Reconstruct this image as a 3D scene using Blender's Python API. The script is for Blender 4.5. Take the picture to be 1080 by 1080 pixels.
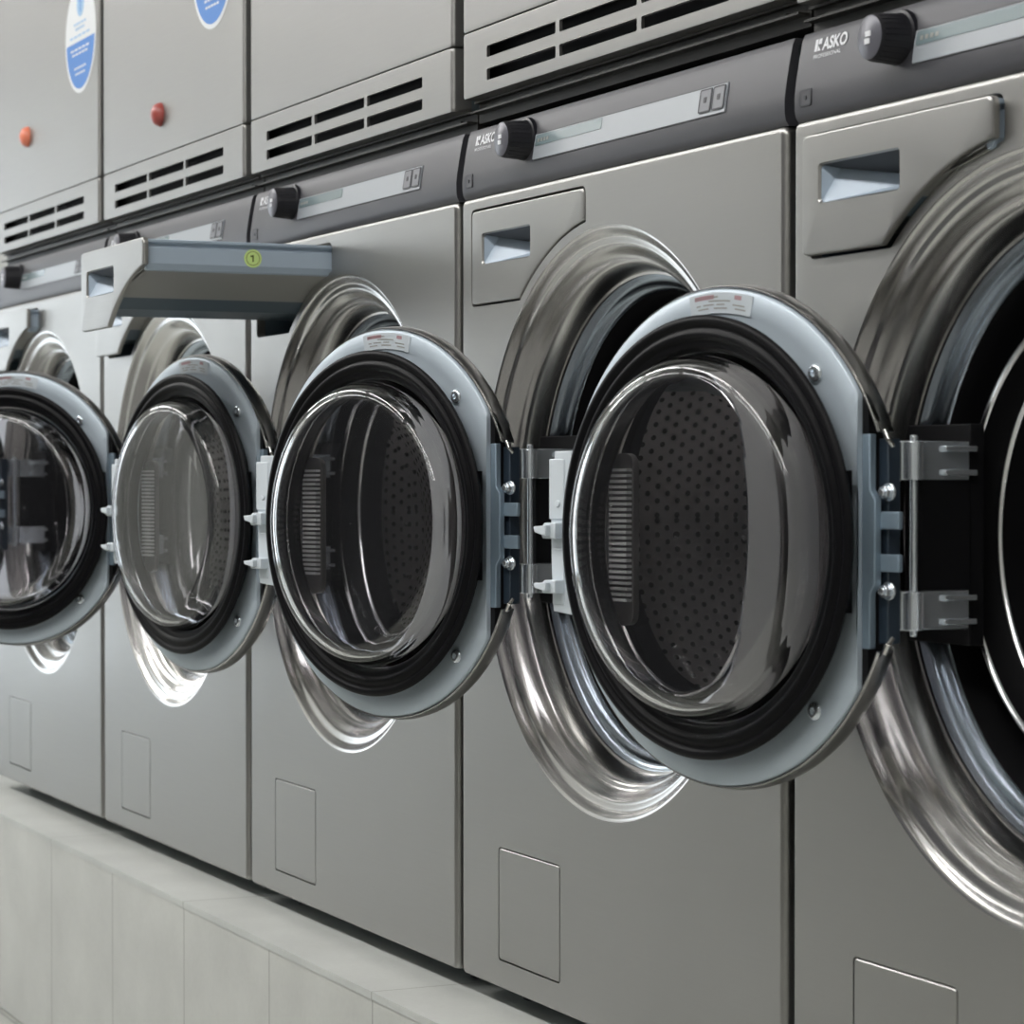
import bpy, bmesh, math, random
from mathutils import Vector, Matrix
random.seed(4)
S = bpy.context.scene
COL = S.collection
for o in list(bpy.data.objects):
    bpy.data.objects.remove(o, do_unlink=True)

# ------------------------------------------------------------------ camera
cam_data = bpy.data.cameras.new('camera')
cam = bpy.data.objects.new('camera', cam_data); COL.objects.link(cam)
cam_data.sensor_width = 36; cam_data.lens = 2794 / 1080 * 36
cam_data.clip_start = 0.02
th = math.atan2(.908, .418); pit = -40 / 2794
fw = Vector((-math.sin(th) * math.cos(pit), math.cos(th) * math.cos(pit), math.sin(pit))).normalized()
cam.location = (1.669, -.99, .485)
cam.rotation_euler = fw.to_track_quat('-Z', 'Y').to_euler()
cam_data.dof.use_dof = True
cam_data.dof.focus_distance = 2.25
cam_data.dof.aperture_fstop = 16
S.camera = cam

# ------------------------------------------------------------------ world, exposure
W = bpy.data.worlds.new('world'); S.world = W; W.use_nodes = True
W.node_tree.nodes['Background'].inputs[0].default_value = (.75, .85, 1, 1)
W.node_tree.nodes['Background'].inputs[1].default_value = .4
S.view_settings.view_transform = 'Standard'
S.view_settings.look = 'None'
S.view_settings.gamma = 1
S.view_settings.use_curve_mapping = False
S.view_settings.exposure = 0.0
LAMP_W = 21.0          # emission strength of the ceiling panels
WIN_W = 1.7           # glow of the window added in the end wall

# ------------------------------------------------------------------ materials
def lin(c):
    c = c / 255.
    return c / 12.92 if c <= .04045 else ((c + .055) / 1.055) ** 2.4
def rgb(r, g, b): return (lin(r), lin(g), lin(b), 1)

def M(name, col, rough=.5, metal=0., **kw):
    m = bpy.data.materials.new(name); m.use_nodes = True
    p = m.node_tree.nodes['Principled BSDF']
    p.inputs['Base Color'].default_value = col
    p.inputs['Roughness'].default_value = rough
    p.inputs['Metallic'].default_value = metal
    for k, v in kw.items():
        p.inputs[k.replace('_', ' ')].default_value = v
    return m

class NT:
    def __init__(s, m): s.t = m.node_tree; s.p = s.t.nodes['Principled BSDF']
    def n(s, ty, **kw):
        a = s.t.nodes.new(ty)
        for k, v in kw.items(): setattr(a, k, v)
        return a
    def l(s, a, b): s.t.links.new(a, b)
    def math(s, op, a, b=None, c=None):
        n = s.n('ShaderNodeMath', operation=op)
        for i, v in enumerate((a, b, c)):
            if v is None: continue
            if isinstance(v, (int, float)): n.inputs[i].default_value = v
            else: s.l(v, n.inputs[i])
        return n.outputs[0]
    def xyz(s, out='Object'):
        tc = s.n('ShaderNodeTexCoord'); sp = s.n('ShaderNodeSeparateXYZ')
        s.l(tc.outputs[out], sp.inputs[0]); return tc.outputs[out], sp.outputs
    def mix(s, f, a, b):
        n = s.n('ShaderNodeMix', data_type='RGBA')
        s.l(f, n.inputs[0])
        for v, i in ((a, 6), (b, 7)):
            if isinstance(v, tuple): n.inputs[i].default_value = v
            else: s.l(v, n.inputs[i])
        return n.outputs[2]
    def noise(s, vec, scale, stretch=None, detail=3):
        if stretch:
            mp = s.n('ShaderNodeMapping'); mp.inputs['Scale'].default_value = stretch
            s.l(vec, mp.inputs[0]); vec = mp.outputs[0]
        n = s.n('ShaderNodeTexNoise'); n.inputs['Scale'].default_value = scale
        n.inputs['Detail'].default_value = detail
        s.l(vec, n.inputs['Vector']); return n.outputs['Fac']
    def bump(s, h, strength, dist=.001):
        b = s.n('ShaderNodeBump'); b.inputs['Strength'].default_value = strength
        b.inputs['Distance'].default_value = dist
        s.l(h, b.inputs['Height']); s.l(b.outputs[0], s.p.inputs['Normal'])
    def ramp(s, f, a, b):
        r = s.n('ShaderNodeMapRange'); s.l(f, r.inputs[0])
        r.inputs[3].default_value = a; r.inputs[4].default_value = b
        return r.outputs[0]

def brushed(name, col, rough, grain=(1, 1, 60), smudge=.10):
    m = M(name, col, rough, 1.0)
    t = NT(m); v, c = t.xyz()
    g = t.noise(v, 12, grain, 4)
    s = t.noise(v, 6, None, 5)
    r = t.math('ADD', t.ramp(g, rough - .04, rough + .04), t.ramp(s, -smudge, smudge))
    t.l(r, t.p.inputs['Roughness'])
    dark = tuple(x * .86 for x in col[:3]) + (1,)
    t.l(t.mix(t.ramp(s, .0, 1.0), dark, col), t.p.inputs['Base Color'])
    return m

STEEL = brushed('brushed_steel', (.392, .387, .373, 1), .38, smudge=.07)
STEEL_RING = M('pressed_steel', (.66, .65, .635, 1), .215, 1.0)
STEEL_DRY = brushed('dryer_steel', (.375, .370, .358, 1), .45, smudge=.05)
STEEL_SIDE = M('side_steel', (.33, .39, .43, 1), .4, .9)
CHROME = M('chrome', (.74, .79, .84, 1), .24, .85)
RIMSTEEL = M('porthole_rim_steel', (.42, .48, .54, 1), .25, 1.0)
LIPSTEEL = M('drum_lip_steel', (.75, .75, .76, 1), .25, 1.0)
ALU = M('cast_aluminium', rgb(190, 202, 212), .42, .2)
ALU2 = M('hinge_aluminium', rgb(140, 158, 172), .4, .4)
RUBBER = M('black_rubber', (.004, .004, .005, 1), .45, Specular_IOR_Level=.12)
GASKET = M('tub_rubber', (.005, .005, .006, 1), .7, Specular_IOR_Level=.15)
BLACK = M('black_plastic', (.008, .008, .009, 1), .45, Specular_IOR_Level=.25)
BAND_DARKENED = M('door_band_darkened_steel', (.20, .20, .20, 1), .3, 1.0)
GRIP = M('grip_plastic', rgb(206, 204, 204), .3)
GRIPD = M('grip_plate_plastic', rgb(92, 88, 88), .35)
RACK = M('rack_black_metal', (.022, .021, .018, 1), .5, .2)
BOX = M('hinge_box_plastic', (.03, .045, .065, 1), .35)
WHITE = M('white_plastic', rgb(208, 216, 222), .4)
PANEL = M('panel_plastic', rgb(66, 66, 71), .42, .15)
DISP = M('display_plastic', rgb(160, 166, 172), .35)
LCD = M('display_glass', rgb(118, 134, 138), .2)
BTN = M('button_plastic', rgb(112, 114, 120), .4)
MARK = M('panel_print_white', rgb(225, 226, 230), .5)
MARKD = M('panel_print_dark', rgb(48, 48, 54), .5)
MARKR = M('label_print_red', rgb(172, 138, 144), .5)
KNOBCAP = M('knob_cap', rgb(100, 100, 108), .35, .2)
KNOB = M('knob_side', rgb(26, 26, 32), .4)
TRAY = M('drawer_plastic', rgb(172, 187, 202), .4)
TRAYD = M('drawer_tub_plastic', rgb(150, 150, 146), .3)
HOUS = M('drawer_housing_plastic', rgb(84, 98, 108), .45)
PAPER = M('label_paper', rgb(196, 204, 210), .5)
LIME = M('lime_sticker', rgb(212, 236, 150), .5)
LIMED = M('lime_sticker_print', rgb(90, 110, 40), .5)
BLUE = M('sticker_blue', rgb(62, 128, 206), .5)
SWHITE = M('sticker_white', rgb(225, 228, 230), .5)
SPRINT = M('sticker_print', rgb(150, 190, 225), .5)
ORANGE = M('orange_button', rgb(236, 136, 106), .35)
RED = M('red_button', rgb(172, 84, 78), .3)

def glass(name, tint, rough=0.0, ior=1.46):
    return M(name, tint, rough, 0, Transmission_Weight=1.0, IOR=ior)
GLASS = glass('clear_glass', (.95, .96, .97, 1), .015)
TINT = glass('tinted_window', (.66, .64, .66, 1), .02, 1.25)

def perforated(name, mode):
    m = M(name, (.66, .64, .63, 1), .38, .9)
    t = NT(m); v, c = t.xyz()
    s = .0135
    if mode == 'wall':
        a = t.math('MULTIPLY', t.math('ARCTAN2', c[2], c[0]), .235); b = c[1]
    else:
        a = c[0]; b = c[2]
    row = t.math('DIVIDE', b, s * .8)
    odd = t.math('MODULO', t.math('ADD', t.math('FLOOR', row), 200), 2)
    ca = t.math('SUBTRACT', t.math('FRACT', t.math('ADD', t.math('DIVIDE', a, s), t.math('MULTIPLY', odd, .5))), .5)
    cb = t.math('SUBTRACT', t.math('FRACT', row), .5)
    d = t.math('SQRT', t.math('ADD', t.math('MULTIPLY', ca, ca), t.math('MULTIPLY', t.math('MULTIPLY', cb, cb), .64)))
    hole = t.math('LESS_THAN', d, .20)
    t.l(t.mix(hole, (.66, .64, .63, 1), (.004, .004, .004, 1)), t.p.inputs['Base Color'])
    t.l(t.math('MULTIPLY', t.math('SUBTRACT', 1, hole), .9), t.p.inputs['Metallic'])
    dim = t.math('MINIMUM', t.math('MULTIPLY', d, 3), 1)
    t.bump(dim, .6, .002)
    return m
DRUMW = perforated('perforated_drum_wall', 'wall')
DRUMB = perforated('perforated_drum_back', 'back')

def tiles(name, base, grout, axis_joints, width=.002, rough=.45):
    """axis_joints: list of (axis, origin, pitch)"""
    m = M(name, base, rough); t = NT(m); v, c = t.xyz()
    f = None
    for ax, o, p in axis_joints:
        q = t.math('SUBTRACT', t.math('FRACT', t.math('ADD', t.math('DIVIDE', t.math('SUBTRACT', c[ax], o), p), 1000.5)), .5)
        j = t.math('LESS_THAN', t.math('ABSOLUTE', q), width / p / 2)
        f = j if f is None else t.math('MAXIMUM', f, j)
    n = t.noise(v, 9, None, 6); n2 = t.noise(v, 160, None, 2)
    lo = tuple(x * .86 for x in base[:3]) + (1,); hi = tuple(min(1, x * 1.12) for x in base[:3]) + (1,)
    k = t.math('ADD', t.math('MULTIPLY', n, .8), t.math('MULTIPLY', n2, .2))
    t.l(t.mix(f, t.mix(t.ramp(k, -.4, 1.4), lo, hi), grout), t.p.inputs['Base Color'])
    t.bump(t.math('SUBTRACT', 1, f), .5, .001)
    return m
TILE_F = tiles('plinth_front_tile', rgb(188, 189, 184), rgb(120, 120, 114), [(0, -1.2126, .289)])
TILE_T = tiles('plinth_top_tile', rgb(188, 190, 186), rgb(140, 140, 134), [(0, -1.2126, .578)])
TILE_FLOOR = tiles('floor_tile', rgb(165, 166, 160), rgb(110, 110, 104), [(0, -1.2126, .6), (1, -.08, .6)], .003, .35)

# ------------------------------------------------------------------ mesh builder
class MB:
    def __init__(s): s.v = []; s.f = []; s.m = []
    def add(s, v, f, mi=0):
        b = len(s.v); s.v += [tuple(p) for p in v]
        s.f += [tuple(i + b for i in q) for q in f]; s.m += [mi] * len(f); return s
    def box(s, x0, x1, y0, y1, z0, z1, mi=0):
        v = [(x, y, z) for x in (x0, x1) for y in (y0, y1) for z in (z0, z1)]
        return s.add(v, [(0, 1, 3, 2), (4, 6, 7, 5), (0, 4, 5, 1), (2, 3, 7, 6), (0, 2, 6, 4), (1, 5, 7, 3)], mi)
    def lathe(s, prof, c=(0, 0), n=128, mi=0, a0=0, a1=None, loop=False, xmin=None, zmin=None):
        """prof: (r, y) pairs, revolved about the Y axis through (c.x, c.z)"""
        full = a1 is None
        if full: a1 = a0 + 2 * math.pi
        k = n if full else n + 1
        v = []; f = []
        for i in range(k):
            a = a0 + (a1 - a0) * i / n
            for r, y in prof:
                x = r * math.cos(a); z = r * math.sin(a)
                if xmin is not None and x < xmin: x = xmin
                v.append((c[0] + x, y, c[1] + z))
        P = len(prof); Q = P if loop else P - 1
        for i in range(n):
            j = (i + 1) % k
            for q in range(Q):
                w = (q + 1) % P
                f.append((i * P + q, i * P + w, j * P + w, j * P + q))
        if loop and not full:
            f.append(tuple(range(P))); f.append(tuple((k - 1) * P + q for q in reversed(range(P))))
        return s.add(v, f, mi)
    def prism(s, poly, y0, y1, mi=0, cap=True):
        n = len(poly)
        v = [(x, y0, z) for x, z in poly] + [(x, y1, z) for x, z in poly]
        f = [(i, (i + 1) % n, n + (i + 1) % n, n + i) for i in range(n)]
        if cap: f += [tuple(reversed(range(n))), tuple(range(n, 2 * n))]
        return s.add(v, f, mi)
    def cyl(s, p0, p1, r0, r1=None, n=24, mi=0, caps=True):
        r1 = r0 if r1 is None else r1
        p0 = Vector(p0); p1 = Vector(p1); d = (p1 - p0).normalized()
        a = d.orthogonal().normalized(); b = d.cross(a)
        v = []
        for p, r in ((p0, r0), (p1, r1)):
            for i in range(n):
                t = 2 * math.pi * i / n; v.append(p + (a * math.cos(t) + b * math.sin(t)) * r)
        f = [(i, (i + 1) % n, n + (i + 1) % n, n + i) for i in range(n)]
        if caps: f += [tuple(reversed(range(n))), tuple(range(n, 2 * n))]
        return s.add(v, f, mi)
    def strip(s, a, b, mi=0):
        n = len(a); return s.add(list(a) + list(b), [(i, (i + 1) % n, n + (i + 1) % n, n + i) for i in range(n)], mi)
    def build(s, name, mats, parent=None, ang=35, bevel=0, loc=None, seg=2, wn=False):
        me = bpy.data.meshes.new(name); me.from_pydata(s.v, [], s.f)
        if not isinstance(mats, (list, tuple)): mats = [mats]
        for m in mats: me.materials.append(m)
        for p, mi in zip(me.polygons, s.m): p.material_index = mi
        bm = bmesh.new(); bm.from_mesh(me)
        bmesh.ops.remove_doubles(bm, verts=bm.verts, dist=1e-6)
        bmesh.ops.recalc_face_normals(bm, faces=bm.faces)
        for e in bm.edges:
            if len(e.link_faces) == 2: e.smooth = e.calc_face_angle(3.2) < math.radians(ang)
        for f in bm.faces: f.smooth = True
        bm.to_mesh(me); bm.free()
        o = bpy.data.objects.new(name, me); COL.objects.link(o)
        if parent: o.parent = parent
        if loc: o.location = loc
        if wn:
            w_ = o.modifiers.new('weighted', 'WEIGHTED_NORMAL'); w_.keep_sharp = True; w_.weight = 100
        if bevel:
            b = o.modifiers.new('bevel', 'BEVEL'); b.width = bevel; b.segments = seg; b.limit_method = 'ANGLE'
            b.angle_limit = math.radians(40); b.harden_normals = False
        return o

def fillet(poly, rad, seg=5):
    """round the corners of a closed (x,z) polygon; rad: one number or one per corner"""
    n = len(poly); out = []
    for i in range(n):
        r = rad if isinstance(rad, (int, float)) else rad[i]
        p = Vector(poly[i]); a = Vector(poly[i - 1]) - p; b = Vector(poly[(i + 1) % n]) - p
        if r <= 0: out.append(tuple(p)); continue
        an = a.angle(b); d = min(r / math.tan(an / 2), a.length * .49, b.length * .49)
        p0 = p + a.normalized() * d; p1 = p + b.normalized() * d
        for k in range(seg + 1):
            t = k / seg; out.append(tuple(p0 * (1 - t) ** 2 + p * 2 * t * (1 - t) + p1 * t * t))
    return out
def rrect(x0, x1, z0, z1, r, seg=5):
    return fillet([(x0, z0), (x1, z0), (x1, z1), (x0, z1)], r, seg)
def offset(poly, d):
    """move a CCW polygon outwards by d"""
    n = len(poly); out = []
    for i in range(n):
        a = Vector(poly[i - 1]); p = Vector(poly[i]); b = Vector(poly[(i + 1) % n])
        e1 = (p - a); e2 = (b - p)
        n1 = Vector((e1.y, -e1.x)).normalized() if e1.length > 1e-9 else Vector((0, 0))
        n2 = Vector((e2.y, -e2.x)).normalized() if e2.length > 1e-9 else n1
        if n1.length < .5: n1 = n2
        m = (n1 + n2).normalized(); k = max(.5, m.dot(n1))
        out.append(tuple(p + m * d / k))
    return out
def flat(mb, loops, y, mi=0):
    """fill the region between an outer loop and hole loops in the plane y"""
    bm = bmesh.new()
    for lp in loops:
        vs = [bm.verts.new((x, y, z)) for x, z in lp]
        for i in range(len(vs)): bm.edges.new((vs[i], vs[(i + 1) % len(vs)]))
    bmesh.ops.triangle_fill(bm, use_beauty=True, edges=bm.edges)
    bm.verts.index_update()
    mb.add([v.co[:] for v in bm.verts], [[v.index for v in f.verts] for f in bm.faces], mi)
    bm.free()
def lp(poly, y): return [(x, y, z) for x, z in poly]

def empty(name, loc):
    o = bpy.data.objects.new(name, None); COL.objects.link(o); o.location = loc; o.empty_display_size = .1; return o
def tag(o, label, cat, group=None, kind=None):
    o['label'] = label; o['category'] = cat
    if group: o['group'] = group
    if kind: o['kind'] = kind
    return o
def text_mesh(s, size, loc, mb, mi, slope=None, sx=1.0, bold=0.0):
    """letters standing in the XZ plane, reading along +X, collected into mb"""
    cu = bpy.data.curves.new('t', 'FONT'); cu.body = s; cu.size = size; cu.offset = bold; cu.resolution_u = 3
    ob = bpy.data.objects.new('t', cu); COL.objects.link(ob)
    dg = bpy.context.evaluated_depsgraph_get(); me = ob.evaluated_get(dg).to_mesh()
    v = []
    for p in me.vertices:
        z = loc[2] + p.co.y; y = loc[1] if slope is None else slope(z) - .0006
        v.append((loc[0] + p.co.x * sx, y, z))
    mb.add(v, [tuple(f.vertices) for f in me.polygons], mi)
    bpy.data.objects.remove(ob, do_unlink=True)

def copy_obj(o, parent):
    c = o.copy(); COL.objects.link(c); c.parent = parent
    for ch in [x for x in ALLCH.get(o.name, [])]: copy_obj(ch, c)
    return c

# ------------------------------------------------------------------ room
FZ = -.28; CZ = 2.35; X0, X1, Y0, Y1 = -6.5, 3.6, -2.5, .62
def struct(name, mb, mats, label):
    o = mb.build(name, mats); o['kind'] = 'structure'; o['label'] = label; return o
PAINT = M('wall_paint', rgb(182, 182, 178), .7)
NTp = NT(PAINT); _v, _c = NTp.xyz(); NTp.bump(NTp.noise(_v, 60), .15)
CEILM = M('ceiling_paint', rgb(205, 205, 202), .8)
struct('floor', MB().box(X0, X1, Y0, Y1, FZ - .1, FZ), TILE_FLOOR, 'light grey tiled floor in front of the washers')
struct('ceiling', MB().box(X0, X1, Y0, Y1, CZ, CZ + .1), CEILM, 'pale ceiling above the machines')
struct('wall_back', MB().box(X0, X1, Y1, Y1 + .1, FZ, CZ), PAINT, 'grey wall behind the stacked machines')
struct('wall_front', MB().box(X0, X1, Y0 - .1, Y0, FZ, CZ), PAINT, 'grey wall across the aisle')
struct('reflection_panel', MB().box(-3.3, 1.6, Y0, Y0 + .02, FZ + .1, 1.75), M('reflection_panel_charcoal', rgb(66, 66, 70), .55), 'unseen charcoal panel added across the aisle to darken reflections')  # unseen panel added to darken the reflections in glass and steel
struct('wall_right', MB().box(X1, X1 + .1, Y0, Y1, FZ, CZ), PAINT, 'grey wall beyond the camera')
# unseen far left wall; its glowing window is added to brighten the left-hand steel
mb = MB(); flat(mb, [[(Y0, FZ), (Y1, FZ), (Y1, CZ), (Y0, CZ)], [(-2.2, -.2), (-.2, -.2), (-.2, 1.6), (-2.2, 1.6)]], 0)
v = [(X0, x, z) for x, y, z in mb.v]; mb2 = MB().add(v, mb.f)
struct('wall_left', mb2, PAINT, 'grey end wall with the added window')
ADDED_GLOW = M('added_window_glow', (1, 1, 1, 1), .5); ADDED_GLOW.node_tree.nodes['Principled BSDF'].inputs['Emission Color'].default_value = (.80, .90, 1, 1)
ADDED_GLOW.node_tree.nodes['Principled BSDF'].inputs['Emission Strength'].default_value = WIN_W
wf = MB()
for a, b in ((-2.2, -2.15), (-1.225, -1.175), (-.25, -.2)): wf.box(X0 - .03, X0 + .03, a, b, -.2, 1.6)
for a, b in ((-.2, -.15), (1.55, 1.6)): wf.box(X0 - .03, X0 + .03, -2.2, -.2, a, b)
wf.box(X0 - .06, X0 - .05, -2.3, -.1, -.27, 1.7, 1)
struct('added_window', wf, [WHITE, ADDED_GLOW], 'unseen bright window added in the end wall to light the steel')

# ceiling lamps
LAMPM = M('lamp_diffuser', (1, 1, 1, 1), .5)
LAMPM.node_tree.nodes['Principled BSDF'].inputs['Emission Color'].default_value = (1, .985, .965, 1)
LAMPM.node_tree.nodes['Principled BSDF'].inputs['Emission Strength'].default_value = LAMP_W
mf = MB(); flat(mf, [rrect(-.6, .6, -.15, .15, .005), rrect(-.57, .57, -.12, .12, .003)], 0)
fr = MB().box(-.6, .6, -.15, .15, -.012, .02)
for i, (lx, where) in enumerate(((-5.6, 'nearest the added window'), (-4.1, 'second from the added window'), (-2.6, 'third from the added window'),
                                 (-1.1, 'third from the end without a window'), (.4, 'second from the end without a window'), (1.9, 'farthest from the added window'))):
    e = empty('ceiling_lamp', (lx, -1.6, CZ - .05))
    tag(e, 'long white ceiling lamp ' + where, 'lamp', 'ceiling lamps')
    MB().box(-.70, .70, -.17, .17, .0, .05).build('lamp_frame', WHITE, e, bevel=.003)
    MB().box(-.68, .68, -.15, .15, -.012, .0).build('diffuser', LAMPM, e)

# tiled plinth under the machines
pl = MB().box(X0, X1, -.0735, .6, FZ + .002, -.008, 0)
pl.box(X0, X1, -.0745, .6, -.0075, 0, 1)
tag(pl.build('tiled_plinth', [TILE_F, TILE_T]), 'long low plinth clad in pale grey tiles under the row of washers', 'plinth')

# ------------------------------------------------------------------ washer
PW = .6; XL, XR = .006, .594                  # machine pitch, sheet-metal width
RC = (.3, .444)                               # porthole centre (x, z)
FB, FT = .02, .7385
# drawer outline, counter-clockwise seen with x right, z up
def drawer_poly(inset=0.):
    a0 = math.atan2(.697 - RC[1], .266 - RC[0]); a1 = math.atan2(.640 - RC[1], .135 - RC[0])
    R = .2565
    arc = [(RC[0] + R * math.cos(a0 + (a1 - a0) * i / 14), RC[1] + R * math.sin(a0 + (a1 - a0) * i / 14)) for i in range(15)]
    core = fillet([(.135 - .04, .640), (.030, .640), (.030, .727), (.266, .727), (.266, arc[0][1] + .004)], [0, .006, .006, .008, 0])
    p = core + arc          # bottom-left -> clockwise
    p = p[::-1]             # counter-clockwise
    return offset(p, -inset) if inset else p
DP = drawer_poly()
def area(p): return sum(p[i - 1][0] * p[i][1] - p[i][0] * p[i - 1][1] for i in range(len(p))) / 2
if area(DP) < 0: DP = DP[::-1]
HAND = rrect(.053, .158, .676, .705, .004, 3)
FLAP = rrect(.090, .217, .046, .147, .004, 3)

def panel_y(z):
    pts = [(.7395, .0040), (.743, .0016), (.748, .0006), (.757, .0004), (.768, .0017), (.785, .0045), (.799, .0074), (.8035, .0095)]
    for (a, ya), (b, yb) in zip(pts, pts[1:]):
        if z <= b: return ya + (yb - ya) * (z - a) / (b - a)
    return pts[-1][1]

def make_washer():
    root = empty('washing_machine', (0, 0, 0))
    # -- cabinet: sides, top, back, base plate
    c = MB()
    c.box(XL + .001, XL + .003, .012, .56, FB, .800); c.box(XR - .003, XR - .001, .012, .56, FB, .800)
    c.box(XL + .003, XR - .003, .03, .56, .797, .800); c.box(XL + .003, XR - .003, .555, .56, FB, .797)
    c.box(XL + .003, XR - .003, .015, .555, FB, FB + .003)
    c.build('cabinet', STEEL_SIDE, root)
    for x in (.06, .54):
        for y in (.06, .5):
            MB().cyl((x, y, .0), (x, y, .012), .020).cyl((x, y, .010), (x, y, .021), .010).build('foot', BLACK, root)
    # -- pressed front panel with porthole bell, drawer opening, service flap opening
    f = MB(); n = 160
    circ = [(RC[0] + .2475 * math.cos(2 * math.pi * i / n), RC[1] + .2475 * math.sin(2 * math.pi * i / n)) for i in range(n)]
    r = .0055
    out0 = rrect(XL + r, XR - r, FB + .004, FT - .004, .002)
    dh = offset(DP, .0013)
    fh = offset(FLAP, .0009)
    flat(f, [out0, circ, dh, fh], 0)
    prev = lp(out0, 0)
    for k in range(1, 6):
        t = k / 5 * math.pi / 2
        o = offset(out0, r * math.sin(t)); o = [(x, min(max(z, FB), FT)) for x, z in o]
        cur = lp(o, r * (1 - math.cos(t))); f.strip(prev, cur); prev = cur
    f.strip(prev, [(x, .014, z) for x, y, z in prev])
    f.strip(lp(dh, 0), lp(offset(DP, .0008), .0012)); f.strip(lp(offset(DP, .0008), .0012), lp(offset(DP, .0008), .010))
    f.strip(lp(fh, 0), lp(fh, .004))
    f.build('front_panel', STEEL, root, ang=28, wn=True)
    prof = [(.2475, 0), (.2455, .0004), (.2435, .0016), (.2415, .0038), (.2395, .0058), (.2372, .0068), (.2345, .0070), (.232, .0076),
            (.2295, .0096), (.2270, .0128), (.2245, .0160), (.2222, .0180), (.2200, .0190), (.2180, .0198), (.2160, .0220), (.2140, .0260),
            (.2122, .0310), (.2108, .0360), (.2100, .0405), (.2080, .0410), (.2078, .0430)]
    MB().lathe(prof, RC, n=n).build('porthole_surround', STEEL_RING, root, ang=60)
    prof = [(.2078, .0430), (.2060, .0440), (.2035, .0450), (.2010, .0480), (.2000, .0520), (.1975, .0535), (.1950, .0560), (.1945, .062)]
    MB().lathe(prof, RC, n=n).build('porthole_rim', RIMSTEEL, root, ang=60)
    prof = [(.1950, .058), (.1930, .061), (.1900, .074), (.1860, .090), (.180, .104), (.174, .100), (.170, .090), (.166, .088), (.162, .098), (.158, .104), (.1575, .09)]
    MB().lathe(prof, RC, n=128).build('tub_gasket', GASKET, root, ang=60)
    MB().lathe([(.1607, .0592), (.1599, .0570), (.1581, .0560), (.1563, .0570), (.1556, .0592), (.1607, .0592)], RC, n=128).build('drum_lip', LIPSTEEL, root, ang=50)
    MB().lathe([(.1600, .1040), (.1606, .0593), (.1557, .0593), (.1540, .0740), (.1500, .0788), (.1445, .0788), (.1440, .1040)], RC, n=128).build('drum_seal', GASKET, root, ang=50)
    MB().lathe([(.1494, .0787), (.1488, .0768), (.1474, .0758), (.1460, .0768), (.1454, .0787), (.1494, .0787)], RC, n=128).build('drum_edge', LIPSTEEL, root, ang=50)
    # drum, origin on its axis
    d = MB()
    d.lathe([(.150, .096), (.170, .100), (.205, .118), (.232, .142)], n=128, mi=0)
    d.lathe([(.232, .142), (.236, .15), (.236, .40), (.230, .412)], n=128, mi=0)
    d.lathe([(.230, .412), (.19, .422), (.12, .426)], n=128, mi=1)
    d.lathe([(.12, .426), (.11, .418), (.06, .410), (.02, .408), (0.0005, .408)], n=128, mi=1)
    dm = d.build('drum', [DRUMW, DRUMB], root, loc=(RC[0], 0, RC[1]), ang=50)
    for k in range(3):
        a = math.radians(20 + 120 * k); w = MB()
        pts = []
        for (tt, h) in ((-.16, 0), (-.10, .012), (-.05, .034), (0, .042), (.05, .034), (.10, .012), (.16, 0)):
            rr = .236 - h; pts.append((rr * math.cos(a + tt), rr * math.sin(a + tt)))
        w.prism(pts, .155, .405); w.build('lifter', STEEL_SIDE, dm, ang=50)
    # back of tub: keeps the inside dark
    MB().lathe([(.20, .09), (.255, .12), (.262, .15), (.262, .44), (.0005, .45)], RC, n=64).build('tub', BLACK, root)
    # -- control panel
    cp = MB(); zs = [.7395, .7412, .743, .7455, .748, .7525, .757, .7625, .768, .7765, .785, .792, .799, .8018, .8035]
    prof = [(panel_y(z), z) for z in zs] + [(.05, .8035), (.05, .7395)]
    v = [(x, y, z) for x in (XL + .001, XR - .001) for y, z in prof]; P = len(prof)
    cp.add(v, [(i, (i + 1) % P, P + (i + 1) % P, P + i) for i in range(P)] + [tuple(range(P)), tuple(range(2 * P - 1, P - 1, -1))])
    panel = cp.build('control_panel', PANEL, root, ang=25)
    def patch(mb, x0, x1, z0, z1, lift, mi, th=.0012, rad=.002):
        pts = rrect(x0, x1, z0, z1, rad, 3)
        a = [(x, panel_y(z) - lift, z) for x, z in pts]; b = [(x, panel_y(z) - lift + th + .002, z) for x, z in pts]
        mb.add(a, [tuple(range(len(a)))], mi); mb.strip(a, b, mi)
    def frame(mb, x0, x1, z0, z1, w, lift, mi):
        a = rrect(x0, x1, z0, z1, .002, 3); b = rrect(x0 + w, x1 - w, z0 + w, z1 - w, .0012, 3)
        mb.strip([(x, panel_y(z) - lift, z) for x, z in a], [(x, panel_y(z) - lift, z) for x, z in b], mi)
    m_ = MB(); patch(m_, .160, .505, .7600, .7835, .0008, 0)
    frame(m_, .160, .505, .7600, .7835, .0007, .0009, 3)
    patch(m_, .163, .292, .7725, .7820, .0011, 1, rad=.0015)
    for q in range(4): patch(m_, .168 + q * .006, .1715 + q * .006, .7755, .7785, .0013, 2, rad=.0005)
    ds = m_.build('display', [DISP, LCD, TRAYD, MARKD], panel)
    for x in (.463, .484):
        m_ = MB(); patch(m_, x, x + .0185, .7635, .7820, .0016, 0)
        frame(m_, x, x + .0185, .7635, .7820, .0012, .0018, 1)
        patch(m_, x + .007, x + .0115, .771, .7755, .0018, 1, rad=.001)
        m_.build('button', [BTN, MARKD], panel)
    m_ = MB(); patch(m_, .0150, .0305, .7495, .7620, .0006, 0); frame(m_, .0150, .0305, .7495, .7620, .0012, .0008, 1)
    patch(m_, .0212, .0243, .7542, .7572, .0009, 1, rad=.0008)
    m_.build('button', [PANEL, MARKD], panel)
    # brand mark, lettering
    m_ = MB()
    X, Z, s = .0275, .7880, .0088
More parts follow.
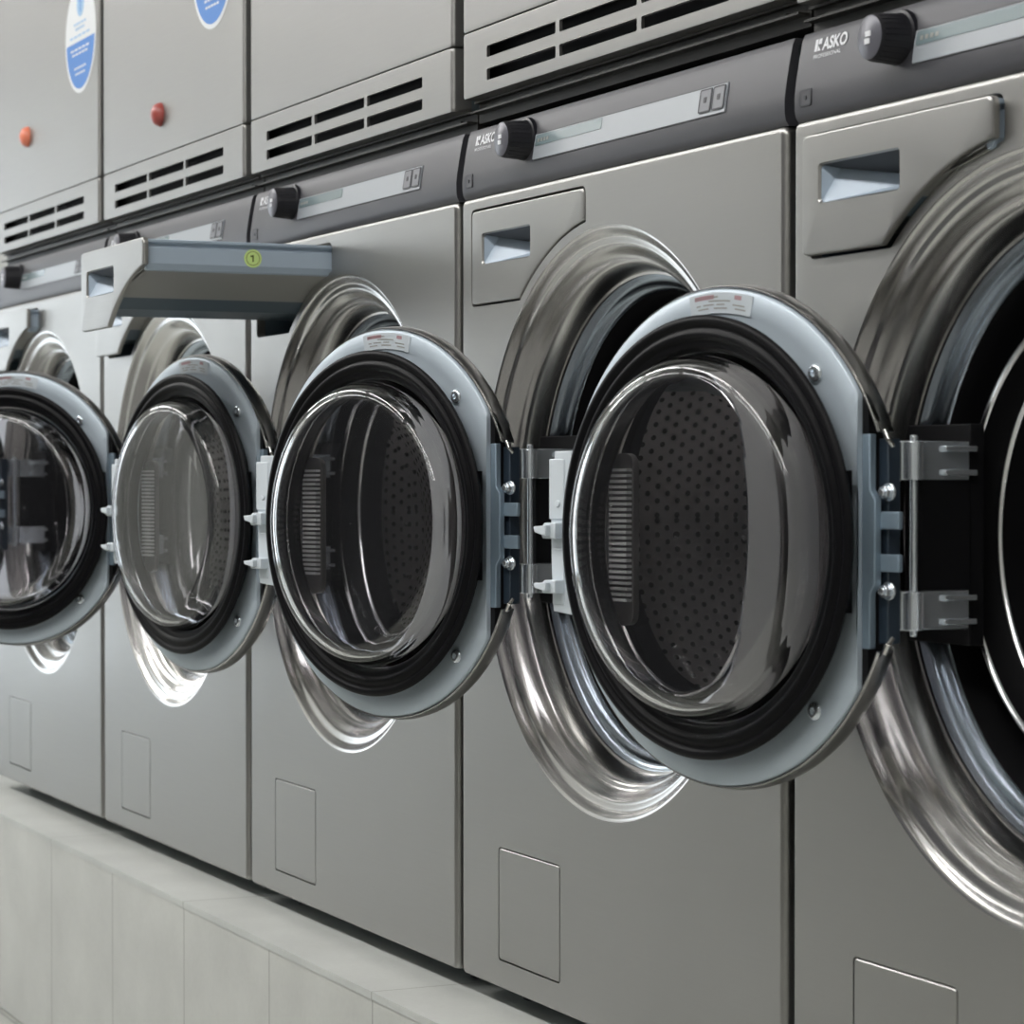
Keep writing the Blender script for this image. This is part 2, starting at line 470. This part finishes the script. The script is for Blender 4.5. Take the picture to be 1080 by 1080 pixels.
    def pp(pts): m_.add([(X + x * s, panel_y(Z + z * s) - .0006, Z + z * s) for x, z in pts], [tuple(range(len(pts)))], 0)
    pp([(0, 0), (.42, 0), (.42, 1), (0, 1)]); pp([(.5, .55), (1, .55), (1, 1), (.5, 1)]); pp([(.5, .48), (.5, 0), (1, 0)])
    text_mesh('ASKO', .0125, (.0385, 0, .7880), m_, 0, panel_y, 1.0, .0004)
    text_mesh('PROFESSIONAL', .0042, (.0275, 0, .7826), m_, 0, panel_y, 1.30)
    m_.build('brand_lettering', MARK, panel)
    # program knob
    kx, kz = .141, .7800; ky = panel_y(kz)
    k = MB()
    k.lathe([(.0205, ky + .002), (.0200, ky - .0012), (.0180, ky - .0018), (.0172, ky - .004), (.0158, ky - .0220), (.0150, ky - .0245)], (kx, kz), n=48, mi=0)
    k.lathe([(.0150, ky - .0245), (.0140, ky - .0252), (.0005, ky - .0256)], (kx, kz), n=48, mi=1)
    for a, b, c_, d_ in ((-.003, .0035, .0005, .0040), (-.004, .002, -.0045, -.0008)):
        k.box(kx + a, kx + b, ky - .0262, ky - .0256, kz + c_, kz + d_, 2)
    for q in range(24):
        a = 2 * math.pi * q / 24; k.cyl((kx + .0165 * math.cos(a), ky - .003, kz + .0165 * math.sin(a)), (kx + .0152 * math.cos(a), ky - .022, kz + .0152 * math.sin(a)), .0010, n=6, mi=0)
    k.build('program_knob', [KNOB, KNOBCAP, MARK], panel)
    # -- service flap
    m_ = MB(); a = offset(FLAP, -.0004); b = offset(FLAP, -.0012)
    flat(m_, [b], -.0002); m_.strip(lp(b, -.0002), lp(a, .0004)); m_.strip(lp(a, .0004), lp(a, .004))
    flat(m_, [a], .004)
    m_.build('service_flap', STEEL, root, ang=28, wn=True)
    # -- drawer housing inside the cabinet
    hp = offset(DP, .001)
    m_ = MB(); m_.strip(lp(hp, .0095), lp(hp, .045)); flat(m_, [hp], .24)
    m_.strip(lp(hp, .045), lp(hp, .24)); m_.build('drawer_housing', HOUS, root, ang=28, wn=True)
    # -- detergent drawer (front), tub behind it
    m_ = MB(); a = offset(DP, -.0006); b = offset(DP, -.0026); hh = HAND; hi = offset(HAND, -.0012)
    flat(m_, [b, hh], -.0006); m_.strip(lp(b, -.0006), lp(offset(DP, -.0012), .0001)); m_.strip(lp(offset(DP, -.0012), .0001), lp(a, .0015)); m_.strip(lp(a, .0015), lp(a, .0045))
    m_.strip(lp(hh, -.0006), lp(hi, .0012)); m_.strip(lp(hi, .0012), lp(hi, .0045))
    flat(m_, [a, hi], .0045)
    dr = m_.build('detergent_drawer', STEEL, root, ang=28, wn=True)
    m_ = MB(); x0_, x1_, z0_, z1_ = .0540, .1570, .6770, .7040; y0_ = .0012
    A, B, C_, D = (x0_, y0_, z0_), (x1_, y0_, z0_), (x1_, y0_, z1_), (x0_, y0_, z1_)
    P_, Q_ = (.0600, .0140, .7015), (.1530, .0300, .6870)
    m_.add([A, B, Q_, P_], [(0, 1, 2), (0, 2, 3)], 0); m_.add([A, P_, D], [(0, 1, 2)], 0)
    m_.add([D, P_, Q_, C_], [(0, 1, 2), (0, 2, 3)], 1); m_.add([B, C_, Q_], [(0, 1, 2)], 1)  # black upper faces paint in the shade under the pocket's top
    m_.build('handle_pocket', [TRAY, BLACK], dr, ang=28, wn=True)
    # tub: a trough following the front's outline, with a rail along its top edge
    pth = [(.255, .706), (.252, .6925), (.205, .6830), (.178, .6700), (.158, .6590), (.060, .6570), (.046, .662), (.044, .706)]
    wall = [(.251, .706), (.2485, .695), (.203, .6855), (.176, .6728), (.1565, .6620), (.061, .6600), (.0485, .6640), (.047, .706)]
    m_ = MB()
    ys = [.0045, .235]
    vo = [(x, y, z) for y in ys for x, z in pth]; vi = [(x, y, z) for y in ys for x, z in wall]; n_ = len(pth)
    m_.add(vo, [(i, i + 1, n_ + i + 1, n_ + i) for i in (0, 1, 2, 5, 6)]); m_.add(vo, [(i, i + 1, n_ + i + 1, n_ + i) for i in (3, 4)], 1); m_.add(vi, [(i, i + 1, n_ + i + 1, n_ + i) for i in range(n_ - 1)])  # shade of the tub's underside put into the darker lower faces
    for y in (.034, ys[1]): m_.add([(x, y, z) for x, z in pth], [tuple(range(n_))])
    for y0_, y1_ in ((.10, .103),): m_.add([(x, y, z) for y in (y0_, y1_) for x, z in wall], [tuple(range(n_)), tuple(range(2 * n_ - 1, n_ - 1, -1))])
    for i in (0, n_ - 1): m_.add([(pth[i][0], ys[0], .706), (pth[i][0], ys[1], .706), (wall[i][0], ys[1], .706), (wall[i][0], ys[0], .706)], [(0, 1, 2, 3)])
    m_.build('drawer_tub', [TRAYD, HOUS], dr, ang=20)
    m_ = MB()
    rail = [(.250, .7245), (.2625, .7245), (.2625, .7215), (.258, .7205), (.2575, .7180), (.2612, .7165), (.2612, .7000), (.258, .6935), (.252, .6925), (.250, .6985)]
    m_.prism(rail, .0045, .245)
    m_.build('drawer_rail', TRAY, dr, ang=25, bevel=.0006)
    m_ = MB(); rail2 = [(.0335, .7215), (.0375, .7215), (.047, .716), (.047, .700), (.0335, .700)]
    m_.prism(rail2, .0045, .235); m_.build('drawer_rail', TRAY, dr, ang=25, bevel=.0006)
    # -- hinge fixed inside the opening
    kx, ky = .1835, -.0125
    m_ = MB()
    for s_ in (1, -1):
        za, zb = RC[1] + s_ * .037, RC[1] + s_ * .063; za, zb = min(za, zb), max(za, zb)
        m_.cyl((kx, ky, za), (kx, ky, zb), .0068, n=24); m_.cyl((kx - .010, ky - .003, za), (kx - .010, ky - .003, zb), .0062, n=24)
        m_.box(kx - .011, kx - .0035, ky, .034, za, zb)
        m_.box(kx - .0055, kx + .0005, .012, .038, za + .003, za + .007); m_.box(kx - .0055, kx + .0005, .012, .038, zb - .007, zb - .003)
    m_.cyl((kx, ky, RC[1] - .067), (kx, ky, RC[1] + .067), .0026, n=12)
    m_.build('hinge', CHROME, root, bevel=.0008)
    m_ = MB().box(.098, kx - .006, .036, .048, RC[1] - .075, RC[1] + .075).box(kx - .0105, kx - .0045, ky + .008, .036, RC[1] - .037, RC[1] + .037)
    m_.build('hinge_mount', GASKET, root, bevel=.001)
    # -- door, origin on the hinge axis; +x to the free edge, +y the inner side
    L, N0, R = .1654, .0444, .1745; cz = .4405; c = (L, cz)
    m_ = MB(); xm = -.1445
    m_.lathe([(R, -.0045), (R, -.0012), (R - .0012, .0), (.160, .0004), (.157, -.0004), (.148, -.0012), (.131, -.0012), (.131, -.0045), (R, -.0045)], c, n=160, xmin=xm)
    m_.v = [(x, y + N0, z) for x, y, z in m_.v]
    door = m_.build('door', ALU, root, ang=50); door.location = (.1877, -.0041, 0)
    def dpart(m_, name, mats, ang=50, bevel=0):
        m_.v = [(x, y + N0, z) for x, y, z in m_.v]; return m_.build(name, mats, door, ang=ang, bevel=bevel)
    m_ = MB()
    m_.lathe([(.1300, -.001), (.1345, -.0008), (.1355, .0060), (.1400, .0095), (.1500, .0110), (.1545, .0125), (.1558, .0150), (.1545, .0172), (.1515, .0182), (.1495, .0176), (.1480, .0160), (.1462, .0160),
              (.1445, .0178), (.1425, .0186), (.1400, .0180), (.1385, .0158), (.1370, .0152), (.1345, .0156), (.1318, .0140), (.1297, .009), (.1300, -.001)], c, n=160)
    m_.box(L - .1480, L - .1380, .0080, .0150, cz - .047, cz + .047)
    dpart(m_, 'door_seal', RUBBER)
    # thick glass bowl (a closed solid of revolution)
    outer = [(.1380, .0040), (.1330, .0070), (.1295, .0120), (.1282, .0200), (.1270, .0290), (.1255, .0370), (.1235, .0430), (.1200, .0480), (.1150, .0510), (.1080, .0520),
             (.095, .0512), (.070, .0495), (.040, .0484), (.0004, .0480)]
    inner = [(.0004, .0435), (.040, .0439), (.070, .0450), (.095, .0466), (.1070, .0472), (.1125, .0464), (.1165, .0440), (.1192, .0400), (.1208, .0350), (.1220, .0280),
             (.1232, .0190), (.1240, .0100), (.1235, .0000), (.1380, .0000)]
    sq = lambda P_: [(r_, y_ if y_ < .010 else .010 + (y_ - .010) * .72) for r_, y_ in P_]
    m_ = MB(); m_.lathe(sq(outer) + sq(inner), c, n=160, loop=True); dpart(m_, 'glass_bowl', GLASS, 80)
    # brushed outer band, cut away at the hinge; dark reflection, bright edge painted in
    ac = math.asin(.073 / .178)
    m_ = MB(); m_.lathe([(.1750, -.0034), (.1756, -.0026), (.1764, -.0026), (.1769, -.0036), (.1768, -.0046), (.1752, -.0050)], c, n=150, a0=math.pi + ac, a1=3 * math.pi - ac, loop=True, mi=1)
    m_.lathe([(.1768, -.0046), (.1778, -.0070), (.1784, -.0120), (.1778, -.0160), (.1758, -.0180), (.1742, -.0180), (.1755, -.0150), (.1752, -.0050)], c, n=150, a0=math.pi + ac, a1=3 * math.pi - ac, loop=True)
    for s_ in (1, -1):
        zz = cz + s_ * .073; m_.cyl((L - .1665, -.0035, zz), (L - .1700, -.0035, zz - s_ * .006), .0019, n=10, mi=1); m_.cyl((L - .1700, -.0035, zz - s_ * .006), (L - .1700, -.0075, zz - s_ * .010), .0017, n=10, mi=1)
    dpart(m_, 'door_rim', [BAND_DARKENED, STEEL_RING])
    m_ = MB(); m_.lathe([(.1738, -.0047), (.1738, -.0185), (.1480, -.0185), (.1480, -.0048), (.1738, -.0047)], c, n=128, xmin=-.150); dpart(m_, 'door_housing', BLACK)
    m_ = MB(); m_.lathe([(.1740, -.0188), (.1735, -.0212), (.1720, -.0235), (.1500, -.0260), (.1470, -.0250), (.1470, -.0188), (.1740, -.0188)], c, n=128, xmin=-.150); dpart(m_, 'outer_frame', STEEL_RING)
    m_ = MB(); m_.lathe([(.1468, -.0225), (.10, -.0265), (.05, -.0290), (.0004, -.0300), (.0004, -.0275), (.05, -.0265), (.10, -.0240), (.1468, -.0200)], c, n=128, loop=True); dpart(m_, 'outer_window', TINT, 80)
    # ribbed grip seen through the glass near the free edge
    m_ = MB(); gx0, gx1 = L + .1060, L + .1270
    m_.prism([(x, z) for x, z in rrect(gx0 - .002, gx1 + .003, cz - .068, cz + .060, .0115, 6)], -.0175, -.0120)
    for q in range(24):
        z = cz - .050 + q * .0042; m_.box(gx0, gx1, -.0120, -.0070, z, z + .0021, 1)
    dpart(m_, 'grip', [GRIPD, GRIP])
    # latch: white plate at the free edge with two hooks
    m_ = MB()
    m_.prism([(L + .168, cz - .062), (L + .1900, cz - .060), (L + .1925, cz - .030), (L + .1935, cz + .022), (L + .1905, cz + .030), (L + .1885, cz + .062), (L + .168, cz + .062)], -.020, -.0015)
    m_.box(L + .176, L + .1945, -.0022, -.0005, cz + .010, cz + .056); m_.box(L + .176, L + .190, -.0022, -.0005, cz - .055, cz - .012)
    for z, w in ((cz + .0015, .006), (cz - .041, .0050)):
        m_.prism([(L + .176, z - w), (L + .192, z - w), (L + .196, z), (L + .190, z + w), (L + .176, z + w)], -.0015, .0075)
        m_.prism([(L + .182, z - w * .7), (L + .196, z - w * .2), (L + .1975, z + w * .5), (L + .182, z + w * .7)], .0075, .0125)
    m_.cyl((L + .183, -.001, cz + .022), (L + .183, .0005, cz + .022), .0028, n=12)
    dpart(m_, 'latch', WHITE, bevel=.0012)
    # hinge side bracket
    m_ = MB(); m_.prism([(L - .1446, cz - .071), (L - .1446, cz + .071), (L - .1520, cz + .071), (L - .1520, cz + .034), (L - .1570, cz + .028), (L - .1570, cz - .028), (L - .1520, cz - .034), (L - .1520, cz - .071)], -.010, -.004)
    for z in (.014, -.014): m_.box(L - .1740, L - .155, -.0130, -.0090, cz + z - .0058, cz + z + .0058)
    dpart(m_, 'hinge_bracket', ALU2, bevel=.0008)
    m_ = MB().box(L - .1585, L - .147, -.026, -.0145, cz - .068, cz + .068); dpart(m_, 'hinge_plate', BOX, bevel=.001)
    for z in (.0325, -.0325):
        m_ = MB(); m_.cyl((L - .1600, -.0145, cz + z), (L - .1600, -.0125, cz + z), .0062, n=20); m_.cyl((L - .1600, -.0125, cz + z), (L - .1600, -.0080, cz + z), .0046, n=6); m_.cyl((L - .1600, -.008, cz + z), (L - .1600, -.0060, cz + z), .0028, n=12)
        dpart(m_, 'bolt', CHROME, bevel=.0005)
    for z in (.1125, -.1150):
        m_ = MB(); m_.lathe([(.0066, -.0004), (.0062, .0010), (.0046, .0022), (.0026, .0022), (.0022, .0004), (.0003, .0004)], (L - .1035, cz + z), n=24); dpart(m_, 'screw', CHROME)
    # type label following the ring, printed lines
    m_ = MB()
    def arcpatch(r0, r1, a0, a1, y, mi, k=12):
        v = []
        for i in range(k + 1):
            a = math.radians(a0 + (a1 - a0) * i / k)
            for r_ in (r0, r1): v.append((L + r_ * math.cos(a), y, cz + r_ * math.sin(a)))
        m_.add(v, [(2 * i, 2 * i + 1, 2 * i + 3, 2 * i + 2) for i in range(k)], mi)
    arcpatch(.1575, .1722, 81, 104, .0007, 0)
    for rr, spans in ((.1690, ((83, 86), (87, 91.5))), (.1662, ((88, 96),)), (.1636, ((83.5, 85), (86, 90), (91, 94), (97, 101.5))), (.1610, ((84, 88), (90, 95), (98, 102)))):
        for a_, b_ in spans: arcpatch(rr - .0005, rr + .0005, a_, b_, .0009, 1, 4)
    arcpatch(.1675, .1705, 97.5, 100, .0009, 2, 3); arcpatch(.1675, .1705, 83, 90, .0009, 2, 4)
    dpart(m_, 'type_label', [PAPER, TRAYD, MARKR])
    return root, door, dr

tmpl, tdoor, tdrawer = make_washer()
bpy.context.view_layer.update()
ALLCH = {}
for o in bpy.data.objects:
    if o.parent: ALLCH.setdefault(o.parent.name, []).append(o)

WASHERS = [
    (0, 168.52, .0070, 'rightmost washing machine, drawer ajar, dark drum opening cut off by the right edge'),
    (1, 163.3, 0, 'second washing machine from the right, its detergent drawer fully shut'),
    (2, 169.1, .203, 'middle washing machine whose detergent drawer is pulled far out towards the left'),
    (3, 139.2, .018, 'second washing machine from the left, its own drawer hidden behind the pulled out drawer'),
    (4, 166.0, .016, 'leftmost washing machine, cut off by the left edge of the photo'),
]
sources = []
def find(root, name):
    for c in root.children:
        if c.name.split('.')[0] == name: return c
        r = find(c, name)
        if r: return r
roots = [(tmpl, tdoor, tdrawer)]
for i in range(1, 5):
    c = copy_obj(tmpl, None)
    roots.append((c, None, None))
bpy.context.view_layer.update()
for (k, ang, pull, label), (r, _, _) in zip(WASHERS, roots):
    r.location = (-PW * k, 0, 0)
    tag(r, label, 'washing machine', 'washing machines in a row on the plinth')
    d = find(r, 'door'); d.rotation_euler = (0, 0, -math.radians(ang))
    q = find(r, 'detergent_drawer'); q.location = (0, -pull, 0)
    if k == 2:
        m_ = MB(); cy, czz = .118, .7082
        m_.cyl((.2612, cy, czz), (.2617, cy, czz), .0095, n=32, mi=0)
        m_.cyl((.2617, cy, czz), (.26185, cy, czz), .0074, n=32, mi=1); m_.cyl((.26185, cy, czz), (.2620, cy, czz), .0068, n=32, mi=0)
        m_.box(.2620, .2622, cy - .0008, cy + .0008, czz - .0035, czz + .0035, 1); m_.box(.2620, .2622, cy - .0030, cy + .0008, czz + .0015, czz + .0030, 1)
        m_.build('round_sticker', [LIME, LIMED], q)

# ------------------------------------------------------------------ dryers stacked on top
DX0, DX1 = .0085, .5845; DB, DV, DT = .825, .885, 1.675
def make_dryer():
    root = empty('tumble_dryer', (0, 0, .8036))
    b = DB - .8036
    def shell(mb, z0, z1, holes, r=.004):
        o0 = rrect(DX0 + r, DX1 - r, z0 + .0015, z1 - .0015, .002); flat(mb, [o0] + holes, 0); prev = lp(o0, 0)
        for k in range(1, 5):
            t = k / 4 * math.pi / 2; o = [(x, min(max(z, z0), z1)) for x, z in offset(o0, r * math.sin(t))]
            cur = lp(o, r * (1 - math.cos(t))); mb.strip(prev, cur); prev = cur
        mb.strip(prev, [(x, .02, z) for x, y, z in prev])
        for h in holes: mb.strip(lp(h, 0), lp(h, .003))
    holes = []
    for z in (.0585, .0375):
        for k in range(3):
            x = .0635 + k * .152; holes.append(rrect(x, x + .1445, z - .0052, z + .0052, .002, 3))
    holes = [[(x, zz) for x, zz in h] for h in holes]
    m_ = MB(); shell(m_, b, b + .0595, [[(x, z) for x, z in h] for h in [[(x, zz + 0) for x, zz in h] for h in holes]])
    m_.build('vent_panel', STEEL_DRY, root, ang=28, wn=True)
    MB().box(DX0 + .01, DX1 - .01, .012, .016, b + .004, b + .056).build('vent_backing', GASKET, root)
    m_ = MB(); shell(m_, b + .0613, DT - .8036, []); m_.build('front_panel', STEEL_DRY, root, ang=28, wn=True)
    m_ = MB().box(DX0 + .001, DX1 - .001, .02, .56, b + .001, DT - .8036); m_.build('cabinet', STEEL_SIDE, root)
    m_ = MB().box(.002, .598, .020, .5, 0.001, b - .0003); m_.box(.004, .596, .010, .03, .0095, .0112); m_.box(.03, .57, .015, .03, .0112, .0145)
    m_.box(.004, .596, .014, .03, .0190, b - .0003)
    m_.build('stacking_frame', RACK, root)
    return root
dr0 = make_dryer()
bpy.context.view_layer.update()
for o in bpy.data.objects:
    if o.parent == dr0: ALLCH.setdefault(dr0.name, []).append(o)
DL = [(0, .0, 'rightmost steel dryer, of which only the dark underside shows in the top right corner'),
      (1, .0075, 'steel dryer with the largest vent slots, above the second washer from the right'),
      (2, 0, 'steel dryer without button or sticker, above the washer with the pulled out drawer'),
      (3, 0, 'steel dryer with a dark red button and a cut off blue sticker'),
      (4, 0, 'leftmost steel dryer with an orange button and a round white and blue sticker')]
ds_ = [dr0] + [copy_obj(dr0, None) for _ in range(4)]
bpy.context.view_layer.update()
def sticker(parent, x, z):
    m_ = MB(); R = .0775
    def disc(r, y, mi, zc=None, up=False):
        pts = []
        if zc is None: pts = [(r * math.cos(2 * math.pi * i / 64), r * math.sin(2 * math.pi * i / 64)) for i in range(64)]
        else:
            a = math.asin(zc / r); a0, a1 = math.pi - a, 2 * math.pi + a
            pts = [(r * math.cos(a0 + (a1 - a0) * i / 40), r * math.sin(a0 + (a1 - a0) * i / 40)) for i in range(41)]
        m_.add([(x + p, y, z + q) for p, q in pts], [tuple(range(len(pts)))], mi)
    disc(R, -.0004, 0); disc(.0715, -.0006, 1, -.006)
    # pictogram in the white half, faint and bold printed lines
    m_.cyl((x, -.0006, z + .045), (x, -.0004, z + .045), .0175, n=32, mi=2)
    m_.add([(x - .006, -.0008, z + .052), (x - .001, -.0008, z + .046), (x - .001, -.0008, z + .034), (x + .003, -.0008, z + .034), (x + .003, -.0008, z + .046), (x + .008, -.0008, z + .054), (x + .001, -.0008, z + .049)], [tuple(range(7))], 1)
    for k, (w, zz, mi) in enumerate(((.032, .019, 2), (.024, .012, 2), (.052, .002, 2), (.048, -.016, 0), (.040, -.0225, 0), (.030, -.042, 0), (.026, -.050, 0))):
        n_ = 5
        for j in range(n_):
            a = -w + 2 * w * j / n_; m_.add([(x + a, -.0008, z + zz - .0014), (x + a + 1.5 * w / n_, -.0008, z + zz - .0014), (x + a + 1.5 * w / n_, -.0008, z + zz + .0014), (x + a, -.0008, z + zz + .0014)], [(0, 1, 2, 3)], mi)
    m_.build('round_sticker', [SWHITE, BLUE, SPRINT], parent)
def dbutton(parent, x, z, mat):
    m_ = MB(); m_.lathe([(.0150, .0005), (.0150, -.0020), (.0138, -.0050), (.0115, -.0085), (.0070, -.0110), (.0003, -.0120)], (x, z), n=40); m_.build('button', mat, parent)
for (k, dz, label), r in zip(DL, ds_):
    r.location = (-PW * k, 0, .8036 + dz)
    tag(r, label, 'dryer', 'dryers stacked on the washers')
    if k == 4: sticker(r, .498, 1.088 - .8036); dbutton(r, .208, .983 - .8036, ORANGE)
    if k == 3: sticker(r, .475, 1.088 - .8036); dbutton(r, .266, .935 - .8036, RED)
